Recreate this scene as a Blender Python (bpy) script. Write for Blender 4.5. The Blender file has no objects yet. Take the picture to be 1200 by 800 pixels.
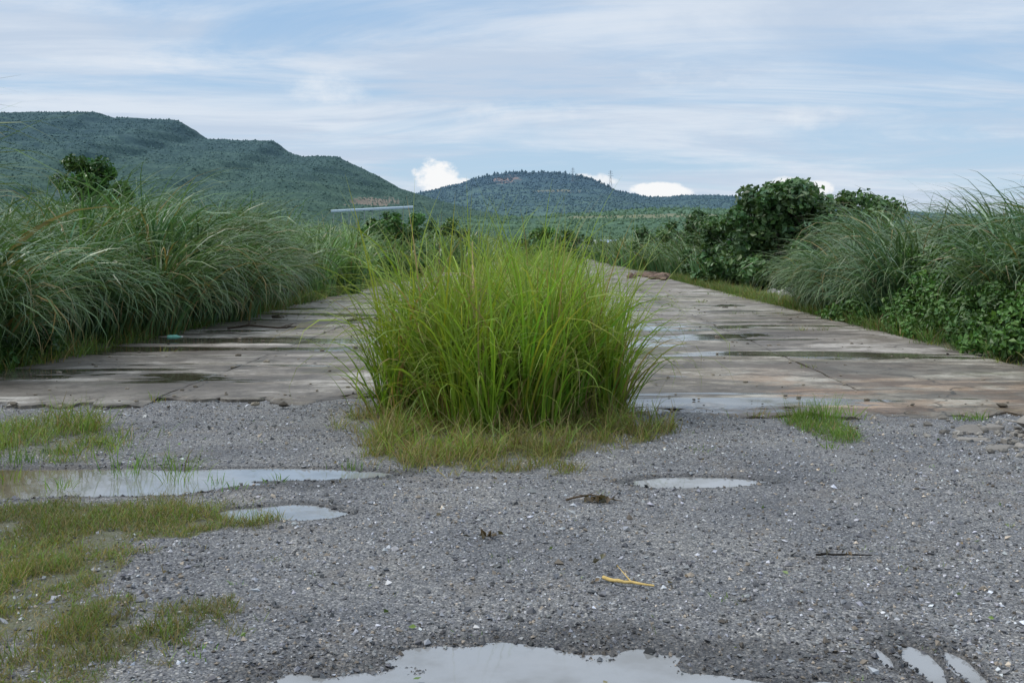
import bpy, bmesh, math, numpy as np
from mathutils import Vector
rng=np.random.default_rng(7)
S=bpy.context.scene
S.view_settings.view_transform='Standard'; S.view_settings.look='None'; S.view_settings.exposure=0

# ---------------------------------------------------------------- helpers
_tab=rng.random((256,256))
def vnoise(x,y):
    x=np.asarray(x,float); y=np.asarray(y,float)
    xi=np.floor(x).astype(int); yi=np.floor(y).astype(int)
    fx=x-xi; fy=y-yi; fx=fx*fx*(3-2*fx); fy=fy*fy*(3-2*fy)
    a=_tab[xi%256,yi%256]; b=_tab[(xi+1)%256,yi%256]; c=_tab[xi%256,(yi+1)%256]; d=_tab[(xi+1)%256,(yi+1)%256]
    return (a*(1-fx)+b*fx)*(1-fy)+(c*(1-fx)+d*fx)*fy
def fbm(x,y,o=4):
    s=0;a=.5;t=0
    for i in range(o):
        s=s+a*vnoise(x*2**i+17.3*i,y*2**i+5.1*i); t+=a; a*=.5
    return s/t
def sst(a,b,x):
    t=np.clip((x-a)/(b-a),0,1); return t*t*(3-2*t)

def mk(name,V,F,mat,col=None,smooth=False,parent=None):
    V=np.asarray(V,np.float32).reshape(-1,3)
    if not isinstance(F,list): F=[F]
    F=[np.asarray(f,np.int32) for f in F if len(f)]
    me=bpy.data.meshes.new(name)
    me.vertices.add(len(V)); me.vertices.foreach_set('co',V.ravel())
    loops=np.concatenate([f.ravel() for f in F])
    sizes=np.concatenate([np.full(len(f),f.shape[1],np.int32) for f in F])
    st=np.concatenate([[0],np.cumsum(sizes)[:-1]]).astype(np.int32)
    me.loops.add(len(loops)); me.loops.foreach_set('vertex_index',loops)
    me.polygons.add(len(sizes)); me.polygons.foreach_set('loop_start',st)
    me.update(calc_edges=True)
    me.polygons.foreach_set('use_smooth',np.full(len(sizes),smooth))
    if col is not None:
        c=np.ones((len(V),4),np.float32); c[:,:3]=col
        a=me.color_attributes.new('Col','FLOAT_COLOR','POINT'); a.data.foreach_set('color',c.ravel())
    if mat: me.materials.append(mat)
    me.update()
    o=bpy.data.objects.new(name,me); S.collection.objects.link(o)
    if parent: o.parent=parent
    return o
class Acc:
    def __init__(s): s.V=[];s.Q=[];s.T=[];s.C=[];s.n=0
    def add(s,V,Q=None,T=None,C=None):
        V=np.asarray(V,float).reshape(-1,3)
        s.V.append(V)
        if Q is not None and len(Q): s.Q.append(np.asarray(Q)+s.n)
        if T is not None and len(T): s.T.append(np.asarray(T)+s.n)
        if C is None: C=(.2,.2,.2)
        s.C.append(np.broadcast_to(np.asarray(C,float),V.shape).copy()); s.n+=len(V)
    def make(s,name,mat,smooth=False,parent=None):
        F=[]
        if s.Q: F.append(np.concatenate(s.Q))
        if s.T: F.append(np.concatenate(s.T))
        return mk(name,np.concatenate(s.V),F,mat,np.concatenate(s.C),smooth,parent)
def grid_faces(nx,ny):
    i=np.arange(nx-1)[:,None]*ny+np.arange(ny-1)[None,:]
    i=i.ravel(); return np.stack([i,i+ny,i+ny+1,i+1],1)

# ---------------------------------------------------------------- node helper
def newmat(name):
    m=bpy.data.materials.new(name); m.use_nodes=True; nt=m.node_tree
    for n in list(nt.nodes): nt.nodes.remove(n)
    return m,nt
class NT:
    def __init__(s,nt): s.nt=nt
    def n(s,t,**k):
        nd=s.nt.nodes.new(t)
        for a,b in k.items(): setattr(nd,a,b)
        return nd
    def l(s,a,b): s.nt.links.new(a,b)
    def setin(s,sock,v):
        if isinstance(v,bpy.types.NodeSocket): s.l(v,sock)
        else: sock.default_value=v
    def math(s,op,a,b=0.0,c=0.0,clamp=False):
        nd=s.n('ShaderNodeMath',operation=op,use_clamp=clamp)
        s.setin(nd.inputs[0],a); s.setin(nd.inputs[1],b); s.setin(nd.inputs[2],c); return nd.outputs[0]
    def mix(s,f,a,b,bt='MIX'):
        nd=s.n('ShaderNodeMix',data_type='RGBA',blend_type=bt)
        s.setin(nd.inputs[0],f)
        for i,v in ((6,a),(7,b)):
            if isinstance(v,tuple): v=v+(1,) if len(v)==3 else v
            s.setin(nd.inputs[i],v)
        return nd.outputs[2]
    def noise(s,vec,scale,detail=4,rough=.55,dist=0):
        nd=s.n('ShaderNodeTexNoise'); s.l(vec,nd.inputs['Vector'])
        nd.inputs['Scale'].default_value=scale; nd.inputs['Detail'].default_value=detail
        nd.inputs['Roughness'].default_value=rough; nd.inputs['Distortion'].default_value=dist
        return nd.outputs[0]
    def ramp(s,f,stops,interp='LINEAR'):
        nd=s.n('ShaderNodeValToRGB'); nd.color_ramp.interpolation=interp
        e=nd.color_ramp.elements
        while len(e)<len(stops): e.new(.5)
        for i,(p,c) in enumerate(stops):
            e[i].position=p; e[i].color=(c,c,c,1) if not isinstance(c,tuple) else c+(1,)
        s.l(f,nd.inputs[0]); return nd.outputs[0]
    def vmul(s,vec,v):
        nd=s.n('ShaderNodeVectorMath',operation='MULTIPLY'); s.l(vec,nd.inputs[0]); nd.inputs[1].default_value=v; return nd.outputs[0]
    def smooth(s,f,a,b):
        nd=s.n('ShaderNodeMapRange',interpolation_type='SMOOTHSTEP'); s.setin(nd.inputs[0],f)
        nd.inputs[1].default_value=a; nd.inputs[2].default_value=b; return nd.outputs[0]
    def pos(s): return s.n('ShaderNodeNewGeometry').outputs['Position']
    def out(s,sh): o=s.n('ShaderNodeOutputMaterial'); s.l(sh,o.inputs[0])
    def prin(s,base,rough=.7,spec=.5,normal=None,ior=None):
        p=s.n('ShaderNodeBsdfPrincipled'); 
        if isinstance(base,tuple): base=base+(1,)
        s.setin(p.inputs['Base Color'],base); s.setin(p.inputs['Roughness'],rough); s.setin(p.inputs['Specular IOR Level'],spec)
        if normal is not None: s.l(normal,p.inputs['Normal'])
        if ior: p.inputs['IOR'].default_value=ior
        return p
    def bump(s,h,strength,dist):
        b=s.n('ShaderNodeBump'); s.l(h,b.inputs['Height']); s.setin(b.inputs['Strength'],strength); b.inputs['Distance'].default_value=dist
        return b.outputs[0]

def foliage_mat(name,trans=.3,rough=.5,spec=.35,nz=True):
    m,nt=newmat(name); N=NT(nt)
    c=N.n('ShaderNodeAttribute',attribute_name='Col').outputs['Color']
    p=N.prin(c,rough,spec)
    if trans<=0: N.out(p.outputs[0]); return m
    t=N.n('ShaderNodeBsdfTranslucent'); N.l(N.mix(1.0,c,(1.35,1.4,.7),'MULTIPLY'),t.inputs[0])
    mx=N.n('ShaderNodeMixShader'); mx.inputs[0].default_value=trans
    N.l(p.outputs[0],mx.inputs[1]); N.l(t.outputs[0],mx.inputs[2]); N.out(mx.outputs[0]); return m
M_grass=foliage_mat('bright_grass_blades',.35,.5,.3)
M_reed=foliage_mat('reed_blades',.2,.40,.55)
M_leaf=foliage_mat('leaves',.2,.45,.45)
M_far=foliage_mat('distant_foliage',.0,.9,.1)

def attr_mat(name,rough=.85,spec=.3,nscale=20,bump=.3,bd=.005):
    m,nt=newmat(name); N=NT(nt)
    a=N.n('ShaderNodeAttribute',attribute_name='Col').outputs['Color']
    nz=N.noise(N.pos(),nscale,4)
    c=N.mix(nz,N.mix(1.0,a,(.6,.6,.6),'MULTIPLY'),N.mix(1.0,a,(1.35,1.35,1.35),'MULTIPLY'))
    p=N.prin(c,rough,spec,N.bump(nz,bump,bd)); N.out(p.outputs[0]); return m
M_stone=foliage_mat('crushed_stone',0,.7,.4)
M_bark=attr_mat('bark_and_wood',.9,.2,40,.6,.005)
M_conc=attr_mat('broken_concrete',.9,.3,25,.6,.01)
M_metal=attr_mat('painted_metal',.5,.4,2,.05,.01)

# ---------------------------------------------------------------- ground height
puddles=[(-3.45,8.03,1.35,.46),(-5.2,7.95,1.3,.6),(-1.95,8.30,.85,.20),(-1.71,7.08,.38,.21),(1.07,8.0,.48,.18),
         (0.06,3.98,1.0,.70),(1.56,4.50,.055,.22),(1.71,4.45,.045,.20),(1.42,4.58,.025,.1)]
WZ=-0.016
def gh(x,y,full=False):
    dist=np.hypot(x,y-6)
    amp=np.exp(-np.maximum(dist-15,0)/30)
    z=(fbm(x*.7+40,y*.7+9,3)-.5)*.024+(fbm(x*5,y*5+30,3)-.5)*.012
    z=z*amp
    wet=np.zeros_like(z)
    for cx,cy,rx,ry in puddles:
        s=np.sqrt(((x-cx)/rx)**2+((y-cy)/ry)**2)+(fbm(x*3.1+cx*7,y*4.5+cy*3,4)-.5)*.75
        z=np.minimum(z,z*.4-.045*(1-sst(.62,1.32,s)))
        wet=np.maximum(wet,1-sst(.95,1.75 if rx>.2 else 3.5,s))
    if full: return z,wet
    return z
def grassy(x,y):
    n=fbm(x*1.6+3,y*1.6+70,4)-.5
    n2=fbm(x*6+3,y*6+70,3)-.5
    g=sst(-.2,.32,(-1.84-x)+n*1.7+n2*.9-.1*np.maximum(y-6,0))*(1-sst(6.9,7.5,y+n*.8))
    g=np.maximum(g,.8*sst(-.25,.25,(-1.65-x)+n*1.2)*sst(6.5,6.9,y+n*.4)*(1-sst(7.05,7.4,y+n*.6)))
    s=np.sqrt(((x+.42)/1.45)**2+((y-10.6)/2.2)**2)+n*.85+n2*.6
    g=np.maximum(g,1-sst(.66,1.08,s))
    g=np.maximum(g,.75*(1-sst(.7,1.2,np.sqrt(((x+4.9)/1.7)**2+((y-9.6)/.9)**2)+n*1.1)))
    g=np.maximum(g,(1-sst(.7,1.2,np.sqrt(((x-4.6)/.95)**2+((y-8.1)/.75)**2)+n*.9)))
    g=np.maximum(g,.7*(1-sst(.5,1.2,np.sqrt(((x-2.62)/.26)**2+((y-10.2)/.8)**2)+n*1.4)))
    g=np.maximum(g,sst(0,.8,np.abs(x)-6.6+n*1.5))
    return np.clip(g,0,1)

# ---------------------------------------------------------------- ground sheet
def axis(lo,hi,step,far_lo,far_hi,g=1.22):
    c=list(np.arange(lo,hi+1e-6,step)); s=step; v=lo; L=[]
    while v>far_lo: s*=g; v-=s; L.append(v)
    s=step; v=hi; R=[]
    while v<far_hi: s*=g; v+=s; R.append(v)
    return np.array(L[::-1]+c+R)
ax=axis(-6.2,5.4,.032,-7000,7000); ay=axis(3.4,12.2,.032,-3000,9000)
X,Y=np.meshgrid(ax,ay,indexing='ij')
Z,W=gh(X,Y,True); G=grassy(X,Y)
far=sst(12.5,16,Y); side=sst(6.3,7.3,np.abs(X))
Gf=np.maximum(G,np.maximum(side,far))
col=np.stack([Gf.ravel(),W.ravel(),sst(40,400,np.hypot(X,Y)).ravel()],1)
m,nt=newmat('gravel_and_soil'); N=NT(nt)
P=N.pos(); at=N.n('ShaderNodeAttribute',attribute_name='Col').outputs['Color']
sp=N.n('ShaderNodeSeparateColor'); N.l(at,sp.inputs[0])
def vor(scale,feat='F1'):
    v=N.n('ShaderNodeTexVoronoi',feature=feat); N.l(P,v.inputs['Vector']); v.inputs['Scale'].default_value=scale; return v
v1=vor(70); v2=vor(140)
sc=N.n('ShaderNodeSeparateColor'); N.l(v1.outputs['Color'],sc.inputs[0])
sc2=N.n('ShaderNodeSeparateColor'); N.l(v2.outputs['Color'],sc2.inputs[0])
g1=N.ramp(sc.outputs[0],[(0,(.062,.066,.075)),(.35,(.138,.144,.157)),(.7,(.235,.241,.253)),(.9,(.38,.378,.368)),(1,(.62,.605,.57))])
g2=N.ramp(sc2.outputs[0],[(0,(.055,.056,.061)),(.5,(.16,.165,.175)),(1,(.42,.41,.39))])
gc=N.mix(.45,g1,g2)
edge=N.smooth(v1.outputs['Distance'],.25,.75)
gc=N.mix(N.math('MULTIPLY',edge,.5),gc,(.04,.04,.041))
big=N.noise(P,.9,5,.6)
gc=N.mix(1.0,gc,N.ramp(big,[(.3,(.68,.70,.74)),(.5,(1,1,1)),(.7,(1.3,1.27,1.2))]),'MULTIPLY')
mud=N.smooth(N.noise(P,1.7,4,.65),.52,.72)
gc=N.mix(N.math('MULTIPLY',mud,.45),gc,(.19,.165,.135))
soil=N.mix(N.noise(P,7,5,.7),(.09,.075,.045),(.10,.12,.037))
soil=N.mix(sp.outputs[2],soil,(.075,.12,.055))
gf=N.math('MULTIPLY',N.smooth(N.math('ADD',sp.outputs[0],N.math('MULTIPLY',N.math('SUBTRACT',N.noise(P,22,5,.75),.5),1.5)),.35,1.0),.75)
gf=N.math('MAXIMUM',gf,sp.outputs[2])
c=N.mix(gf,gc,soil)
wetn=N.smooth(N.math('ADD',sp.outputs[1],N.math('MULTIPLY',N.math('SUBTRACT',N.noise(P,6,4),.5),.7)),.2,.9)
c=N.mix(wetn,c,N.mix(1.0,c,(.50,.48,.46),'MULTIPLY'))
rg=N.math('SUBTRACT',.85,N.math('MULTIPLY',wetn,.4))
h=N.math('ADD',N.math('MULTIPLY',v1.outputs['Distance'],-1),N.math('MULTIPLY',v2.outputs['Distance'],-.4))
N.out(N.prin(c,rg,.4,N.bump(h,.8,.010)).outputs[0])
mk('ground',np.stack([X.ravel(),Y.ravel(),Z.ravel()],1),grid_faces(len(ax),len(ay)),m,col,True)

# puddle water
m,nt=newmat('puddle_water'); N=NT(nt); P=N.pos()
sx=N.n('ShaderNodeSeparateXYZ'); N.l(P,sx.inputs[0])
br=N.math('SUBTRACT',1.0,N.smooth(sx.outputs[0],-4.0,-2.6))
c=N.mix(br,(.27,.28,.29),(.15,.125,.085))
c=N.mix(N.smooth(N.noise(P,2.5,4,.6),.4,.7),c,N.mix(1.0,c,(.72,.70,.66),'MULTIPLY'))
N.out(N.prin(c,.03,.5,N.bump(N.noise(P,9,2),.03,.01),ior=1.5).outputs[0])
mk('puddle_water',[(-7,3.0,WZ),(3,3.0,WZ),(3,9.2,WZ),(-7,9.2,WZ)],np.array([[0,1,2,3]]),m)

# ---------------------------------------------------------------- crushed stone scatter
oc=np.array([(1,0,0),(-1,0,0),(0,1,0),(0,-1,0),(0,0,1),(0,0,-1)],float)
of=np.array([(0,2,4),(2,1,4),(1,3,4),(3,0,4),(2,0,5),(1,2,5),(3,1,5),(0,3,5)])
n=135000
y=3.6+ (rng.random(n)**1.3)*8.6
x=(rng.random(n)-.5)*2*np.minimum(6,.55*y+1.2)
z,w=gh(x,y,True); g=grassy(x,y)
dens=vnoise(x*1.3+8,y*1.3)
keep=(z>WZ-.004)&(rng.random(n)>g*.6)&(rng.random(n)<.25+.9*dens)
x,y,z,w=x[keep],y[keep],z[keep],w[keep]; n=len(x)
sz=np.clip(rng.lognormal(math.log(.0060),.48,n),.003,.026)
V=oc[None]*sz[:,None,None]*rng.uniform(.6,1.25,(n,6,1))*np.stack([rng.uniform(.8,1.4,n),rng.uniform(.7,1.1,n),rng.uniform(.5,.85,n)],1)[:,None,:]
V+=rng.normal(0,.18,V.shape)*sz[:,None,None]
a=rng.random(n)*6.283; b=rng.normal(0,.4,n)
ca,sa,cb,sb=np.cos(a),np.sin(a),np.cos(b),np.sin(b)
vx=V[...,0]*cb[:,None]+V[...,2]*sb[:,None]; vz=-V[...,0]*sb[:,None]+V[...,2]*cb[:,None]
V=np.stack([vx*ca[:,None]-V[...,1]*sa[:,None],vx*sa[:,None]+V[...,1]*ca[:,None],vz],2)
V+=np.stack([x,y,z+sz*.3],1)[:,None,:]
sh=rng.choice([.07,.125,.18,.25,.37,.57],n,p=[.14,.22,.25,.21,.13,.05])*rng.uniform(.8,1.2,n)*(.72+.56*fbm(x*1.1+5,y*1.1,3))
tint=np.stack([rng.uniform(.93,1.02,n),np.ones(n),rng.uniform(.98,1.13,n)],1)
br_=rng.random(n)<.14; tint[br_]=(1.15,.98,.78)
C=sh[:,None]*tint*(1-.45*w[:,None])
F=(np.arange(n)[:,None,None]*6+of[None]).reshape(-1,3)
mk('gravel',V.reshape(-1,3),F,M_stone,np.repeat(C,6,0))

# ---------------------------------------------------------------- concrete slabs
m,nt=newmat('weathered_concrete'); N=NT(nt); P=N.pos()
n1=N.noise(P,.30,7,.68,.4); n2=N.noise(P,2.2,6,.7); n3=N.noise(P,28,4,.65)
st=N.noise(N.vmul(P,(.22,.75,1)),1.0,7,.68,.6)
c=N.ramp(n1,[(.34,(.14,.12,.094)),(.48,(.235,.213,.18)),(.6,(.37,.35,.31))])
c=N.mix(N.math('MULTIPLY',N.smooth(n2,.44,.62),.65),c,(.108,.092,.07))
c=N.mix(N.math('MULTIPLY',N.smooth(N.noise(P,.7,6,.75),.52,.62),.65),c,(.43,.405,.36))
c=N.mix(N.math('MULTIPLY',N.smooth(N.noise(P,.55,6,.7,.3),.55,.65),.6),c,(.11,.11,.055))
sx=N.n('ShaderNodeSeparateXYZ'); N.l(P,sx.inputs[0])
rst=N.math('MULTIPLY',N.math('MULTIPLY',N.smooth(sx.outputs[0],1.5,3.2),N.math('SUBTRACT',1.0,N.smooth(sx.outputs[1],12.5,17.0))),N.smooth(N.noise(P,.8,6,.65),.42,.58))
c=N.mix(N.math('MULTIPLY',rst,.6),c,(.27,.165,.10))
near=N.math('SUBTRACT',1.0,N.smooth(sx.outputs[1],12.0,34.0))
band=N.math('MULTIPLY',N.smooth(sx.outputs[1],13.5,17.0),N.math('SUBTRACT',1.0,N.smooth(sx.outputs[1],22.0,34.0)))
wet=N.smooth(N.math('ADD',st,N.math('MULTIPLY',N.math('SUBTRACT',near,.5),.07)),.48,.545)
wln=N.noise(N.vmul(P,(.26,.85,1)),.8,5,.6,.5)
wl=N.smooth(N.math('ADD',wln,N.math('MULTIPLY',band,.05)),.575,.61)
c=N.mix(N.math('MULTIPLY',wet,.9),c,N.mix(1.0,c,(.42,.39,.36),'MULTIPLY'))
oi=N.n('ShaderNodeAttribute',attribute_name='Col').outputs['Color']
c=N.mix(1.0,c,oi,'MULTIPLY')
c=N.mix(N.math('MULTIPLY',N.smooth(n3,.5,.72),.5),c,N.mix(1.0,c,(1.8,1.8,1.75),'MULTIPLY'))
c=N.mix(N.math('MULTIPLY',N.smooth(N.noise(P,9,6,.8),.55,.66),.65),c,(.055,.048,.036))
wp=N.n('ShaderNodeVectorMath',operation='ADD'); N.l(P,wp.inputs[0]); nw=N.n('ShaderNodeTexNoise'); N.l(P,nw.inputs['Vector']); nw.inputs['Scale'].default_value=1.6; nw.inputs['Detail'].default_value=5
N.l(N.vmul(nw.outputs['Color'],(.9,.9,0)),wp.inputs[1])
vc=N.n('ShaderNodeTexVoronoi',feature='DISTANCE_TO_EDGE',voronoi_dimensions='2D'); N.l(wp.outputs[0],vc.inputs['Vector']); vc.inputs['Scale'].default_value=.36
crack=N.math('MULTIPLY',N.math('SUBTRACT',1.0,N.smooth(vc.outputs['Distance'],.002,.009)),N.smooth(N.noise(P,.5,2),.42,.55))
c=N.mix(N.math('MULTIPLY',crack,.85),c,(.03,.027,.02))
c=N.mix(wl,c,N.mix(1.0,c,(.55,.54,.52),'MULTIPLY'))
rg=N.math('SUBTRACT',.80,N.math('MULTIPLY',wet,.2)); rg=N.math('ADD',N.math('MULTIPLY',rg,N.math('SUBTRACT',1.0,wl)),N.math('MULTIPLY',wl,.07))
bs=N.math('MULTIPLY',N.math('SUBTRACT',1.0,wl),.35)
N.out(N.prin(c,rg,.5,N.bump(N.math('ADD',n3,N.math('MULTIPLY',n2,2)),bs,.008)).outputs[0])
M_slab=m
A=Acc()
def slab(x0,x1,y0,y1,zt,front=False):
    nx=max(6,int((x1-x0)/(.04 if front else (.15 if y0<30 else .4)))); ny=max(8,int((y1-y0)/(.06 if front else (.2 if y0<30 else .5))))
    gx,gy=np.meshgrid(np.linspace(x0,x1,nx),np.linspace(y0,y1,ny),indexing='ij')
    px=gx+0; py=gy+0; pz=np.full_like(gx,zt)
    e=np.minimum.reduce([gx-x0,x1-gx,gy-y0,y1-gy])
    jx=(fbm(gy*1.9+x0*3,gx*1.9,4)-.5)*.10; jy=(fbm(gx*2.3+y0,gy*2.3+7,5)-.5)*(.75 if front else .08)
    if front: jy=jy+(fbm(gx*.7+20,gy*0+3,2)-.5)*.5+.16*sst(.6,.66,fbm(gx*4.5,gy*0+9,2))
    px+=jx*(1-sst(0,.5,e)); fr=1-sst(0,1.3,gy-y0); py+=jy*(fr if front else (1-sst(0,.5,e))*.5)
    t=rng.normal(0,.0012,2); pz+=(gx-(x0+x1)/2)*t[0]+(gy-(y0+y1)/2)*t[1]+(fbm(gx*.8,gy*.8,3)-.5)*.012
    pz-=(1-sst(0,.03,e))*.006
    if front: pz-=.030*sst(.50,.66,fbm(gx*1.7+3,gy*2.5,4))*(1-sst(.05,.9,gy-y0))
    V=np.stack([px.ravel(),py.ravel(),pz.ravel()],1); Q=grid_faces(nx,ny)
    idx=np.arange(nx*ny).reshape(nx,ny)
    ring=np.concatenate([idx[:-1,0],idx[-1,:-1],idx[:0:-1,-1],idx[0,:0:-1]])
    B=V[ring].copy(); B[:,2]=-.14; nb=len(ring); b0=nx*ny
    k=np.arange(nb); k2=(k+1)%nb
    Q2=np.stack([ring[k],b0+k,b0+k2,ring[k2]],1)
    s=rng.uniform(.90,1.10); cc=np.array((s,s*rng.uniform(.98,1.01),s*rng.uniform(.95,1.02)))
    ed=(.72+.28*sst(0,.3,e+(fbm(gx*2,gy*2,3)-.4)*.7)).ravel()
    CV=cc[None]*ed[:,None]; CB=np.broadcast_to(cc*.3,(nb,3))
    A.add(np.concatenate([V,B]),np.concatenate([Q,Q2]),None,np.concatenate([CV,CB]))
for (x0,x1,ys) in ((-7.3,-4.3,11.55),(-4.288,-1.25,12.1),(.72,3.69,10.95),(3.702,6.7,10.9)):
    yy=ys; first=True; L=5.6
    while yy<230:
        slab(x0,x1,yy,yy+L-.014,.035+rng.normal(0,.003),first); yy+=L; first=False
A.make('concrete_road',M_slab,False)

# ---------------------------------------------------------------- blades
def blades(A,base,L,az,lean,bend,w,segs,col,tipcol=(.34,.29,.13),tipmix=.25,pw=1.5):
    n=len(L); t=np.linspace(0,1,segs+1)
    th=lean[:,None]+bend[:,None]*((t[:-1]+.5/segs)**pw)[None]
    r=np.concatenate([np.zeros((n,1)),np.cumsum(np.sin(th),1)],1)*(L/segs)[:,None]
    z=np.concatenate([np.zeros((n,1)),np.cumsum(np.cos(th),1)],1)*(L/segs)[:,None]
    daz=rng.normal(0,.35,n)[:,None]*t[None]**2
    cx=base[:,0,None]+r*np.cos(az[:,None]+daz); cy=base[:,1,None]+r*np.sin(az[:,None]+daz); cz=np.maximum(base[:,2,None]+z,base[:,2,None]+.004)
    tw=az+math.pi/2+rng.normal(0,.6,n)
    ww=w[:,None]*(np.minimum(1,.55+t*2)*np.maximum(.04,(1-t**2.2)))[None]*.5
    dx=np.cos(tw)[:,None]*ww; dy=np.sin(tw)[:,None]*ww; dz=ww*rng.normal(0,.35,n)[:,None]
    V=np.stack([np.stack([cx-dx,cy-dy,cz-dz],2),np.stack([cx+dx,cy+dy,cz+dz],2)],2)
    C=col[:,None,:]*(1-tipmix*t[None,:,None]**3)+np.array(tipcol)[None,None]*(tipmix*t[None,:,None]**3)
    C=np.repeat(C[:,:,None,:],2,2)
    k=np.arange(segs); f=np.stack([2*k,2*k+1,2*k+3,2*k+2],1)
    Q=(np.arange(n)[:,None,None]*(2*(segs+1))+f[None]).reshape(-1,4)
    A.add(V.reshape(-1,3),Q,None,C.reshape(-1,3))
def colvar(n,base,v=.25,warm=.0,dead=0.0):
    c=np.array(base)[None]*rng.uniform(1-v,1+v,(n,1))
    c=c*np.stack([1+rng.normal(warm,.10,n),np.ones(n),1+rng.normal(0,.12,n)],1)
    if dead>0:
        d=rng.random(n)<dead; c[d]=np.array((.28,.22,.10))*rng.uniform(.5,1.2,(d.sum(),1))
    return np.clip(c,.005,1)
def clumps(A,cs,n,H,sp,w,segs,base,lean=(.02,.35),bend=(.5,1.9),dead=.05,v=.3,bias=None,tipmix=.25,hj=0,pw=1.5,lmin=.5):
    cs=np.asarray(cs,float); m=len(cs); N_=m*n
    H=np.broadcast_to(H,(m,))*(1+np.clip(rng.normal(0,1,m),-1.8,1.3)*hj)
    H=np.repeat(H,n)
    c=np.repeat(cs,n,0); off=rng.normal(0,sp,(N_,2))
    az=np.arctan2(off[:,1],off[:,0])+rng.normal(0,.8,N_)
    if bias is not None:
        k=rng.random(N_)<bias[1]; az[k]=bias[0]+rng.normal(0,.6,k.sum())
    b=np.stack([c[:,0]+off[:,0],c[:,1]+off[:,1],np.full(N_,-.01)],1)
    tone=np.repeat(rng.uniform(1-v*.8,1+v*.8,(m,1)),n,0)*np.repeat(np.stack([rng.uniform(.85,1.2,m),np.ones(m),rng.uniform(.8,1.15,m)],1),n,0)
    col=colvar(N_,base,v,0,dead)*tone
    blades(A,b,H*rng.uniform(lmin,1.1,N_),az,rng.uniform(*lean,N_),rng.uniform(*bend,N_)*np.repeat(rng.uniform(.8,1.15,m),n),w*rng.uniform(.6,1.3,N_),segs,col,tipmix=tipmix,pw=pw)

REED=(.076,.165,.068)
def bank(x0,x1,y0,y1,dens,inset=0):
    n=int((x1-x0)*(y1-y0)*dens); return np.stack([rng.uniform(x0,x1,n),rng.uniform(y0,y1,n)],1)
# left bank
A=Acc()
p=bank(-13.5,-7.2,12.6,34,.85)
edge=-7.7-.5*np.sin(p[:,1]*.45)+.35*np.sin(p[:,1]*1.3)
p=p[p[:,0]<edge]; H=3.95*(.70+.50*vnoise(p[:,0]*.45+3,p[:,1]*.35))*(1-.22*sst(-9.0,-7.4,p[:,0]))
clumps(A,p,145,H,.15,.048,9,REED,lean=(.0,.28),bend=(1.4,3.4),bias=(-.4,.35),dead=.05,hj=.09,pw=2.0)
yy=np.arange(13.5,34,.62)
p=np.stack([-7.6-.5*np.sin(yy*.45)+.35*np.sin(yy*1.3)-rng.uniform(0,.5,len(yy)),yy],1)
clumps(A,p,150,2.6,.15,.042,9,REED,lean=(.05,.40),bend=(1.5,3.4),bias=(-.35,.5),dead=.10,hj=.2,pw=1.7)
A.make('tall_grass',M_reed)
A=Acc()
p=bank(-24,-13,14,34,.35); clumps(A,p,70,3.7,.3,.06,7,REED,hj=.12,bend=(1.0,2.8),pw=2.)
p=bank(-17,-6.9,34,75,.7); p=p[p[:,0]<-7.4+.9*np.sin(p[:,1]*.33)]
H=3.5*(.55+.7*vnoise(p[:,0]*.3+9,p[:,1]*.25)); clumps(A,p,65,H,.22,.07,7,(.09,.20,.055),bend=(.9,2.8),hj=.12,pw=2.)
p=bank(-20,-6.2,75,200,.20); H=4.0*(.5+.7*vnoise(p[:,0]*.2+9,p[:,1]*.12)); clumps(A,p,36,H,.5,.16,5,(.09,.18,.06),bend=(.8,2.4),hj=.12,pw=2.)
A.make('tall_grass',M_reed)
# right bank
A=Acc()
p=bank(8.0,15,14,36,.8); p=p[(p[:,0]>8.1+.5*np.sin(p[:,1]*.5)+sst(27,33,p[:,1])*(-.4))&((p[:,1]<27)|(p[:,0]>.28*p[:,1]+.3))]
H=np.minimum(4.15*(.66+.46*vnoise(p[:,0]*.4+33,p[:,1]*.33))*(1-.2*sst(10.5,8.2,p[:,0])),2.6+.075*p[:,1])
clumps(A,p,135,H,.15,.048,9,(.090,.183,.096),lean=(0,.28),bend=(1.4,3.3),bias=(3.6,.35),hj=.05,pw=2.0)
p=np.stack([rng.uniform(7.3,8.2,22),rng.uniform(23,31,22)],1); clumps(A,p,150,2.4,.18,.042,9,(.090,.183,.086),lean=(.05,.40),bend=(1.4,3.2),bias=(3.5,.45),hj=.2,pw=1.7)
A.make('tall_grass',M_reed)
A=Acc()
p=bank(15,26,16,40,.35); clumps(A,p,70,4.0,.3,.06,7,(.09,.18,.085),hj=.10,bend=(1.2,2.9),pw=2.)
p=bank(7.8,20,36,80,.6); p=p[~((p[:,0]<13.2)&(p[:,1]<48))]
H=3.2*(.55+.6*vnoise(p[:,0]*.3+9,p[:,1]*.25)); clumps(A,p,60,H,.22,.07,7,REED,bend=(.9,2.8),hj=.12,pw=2.)
p=bank(6.8,22,80,200,.20); H=3.8*(.5+.7*vnoise(p[:,0]*.2+19,p[:,1]*.12)); clumps(A,p,36,H,.5,.16,5,(.085,.17,.055),bend=(.8,2.4),hj=.12,pw=2.)
A.make('tall_grass',M_reed)

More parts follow.
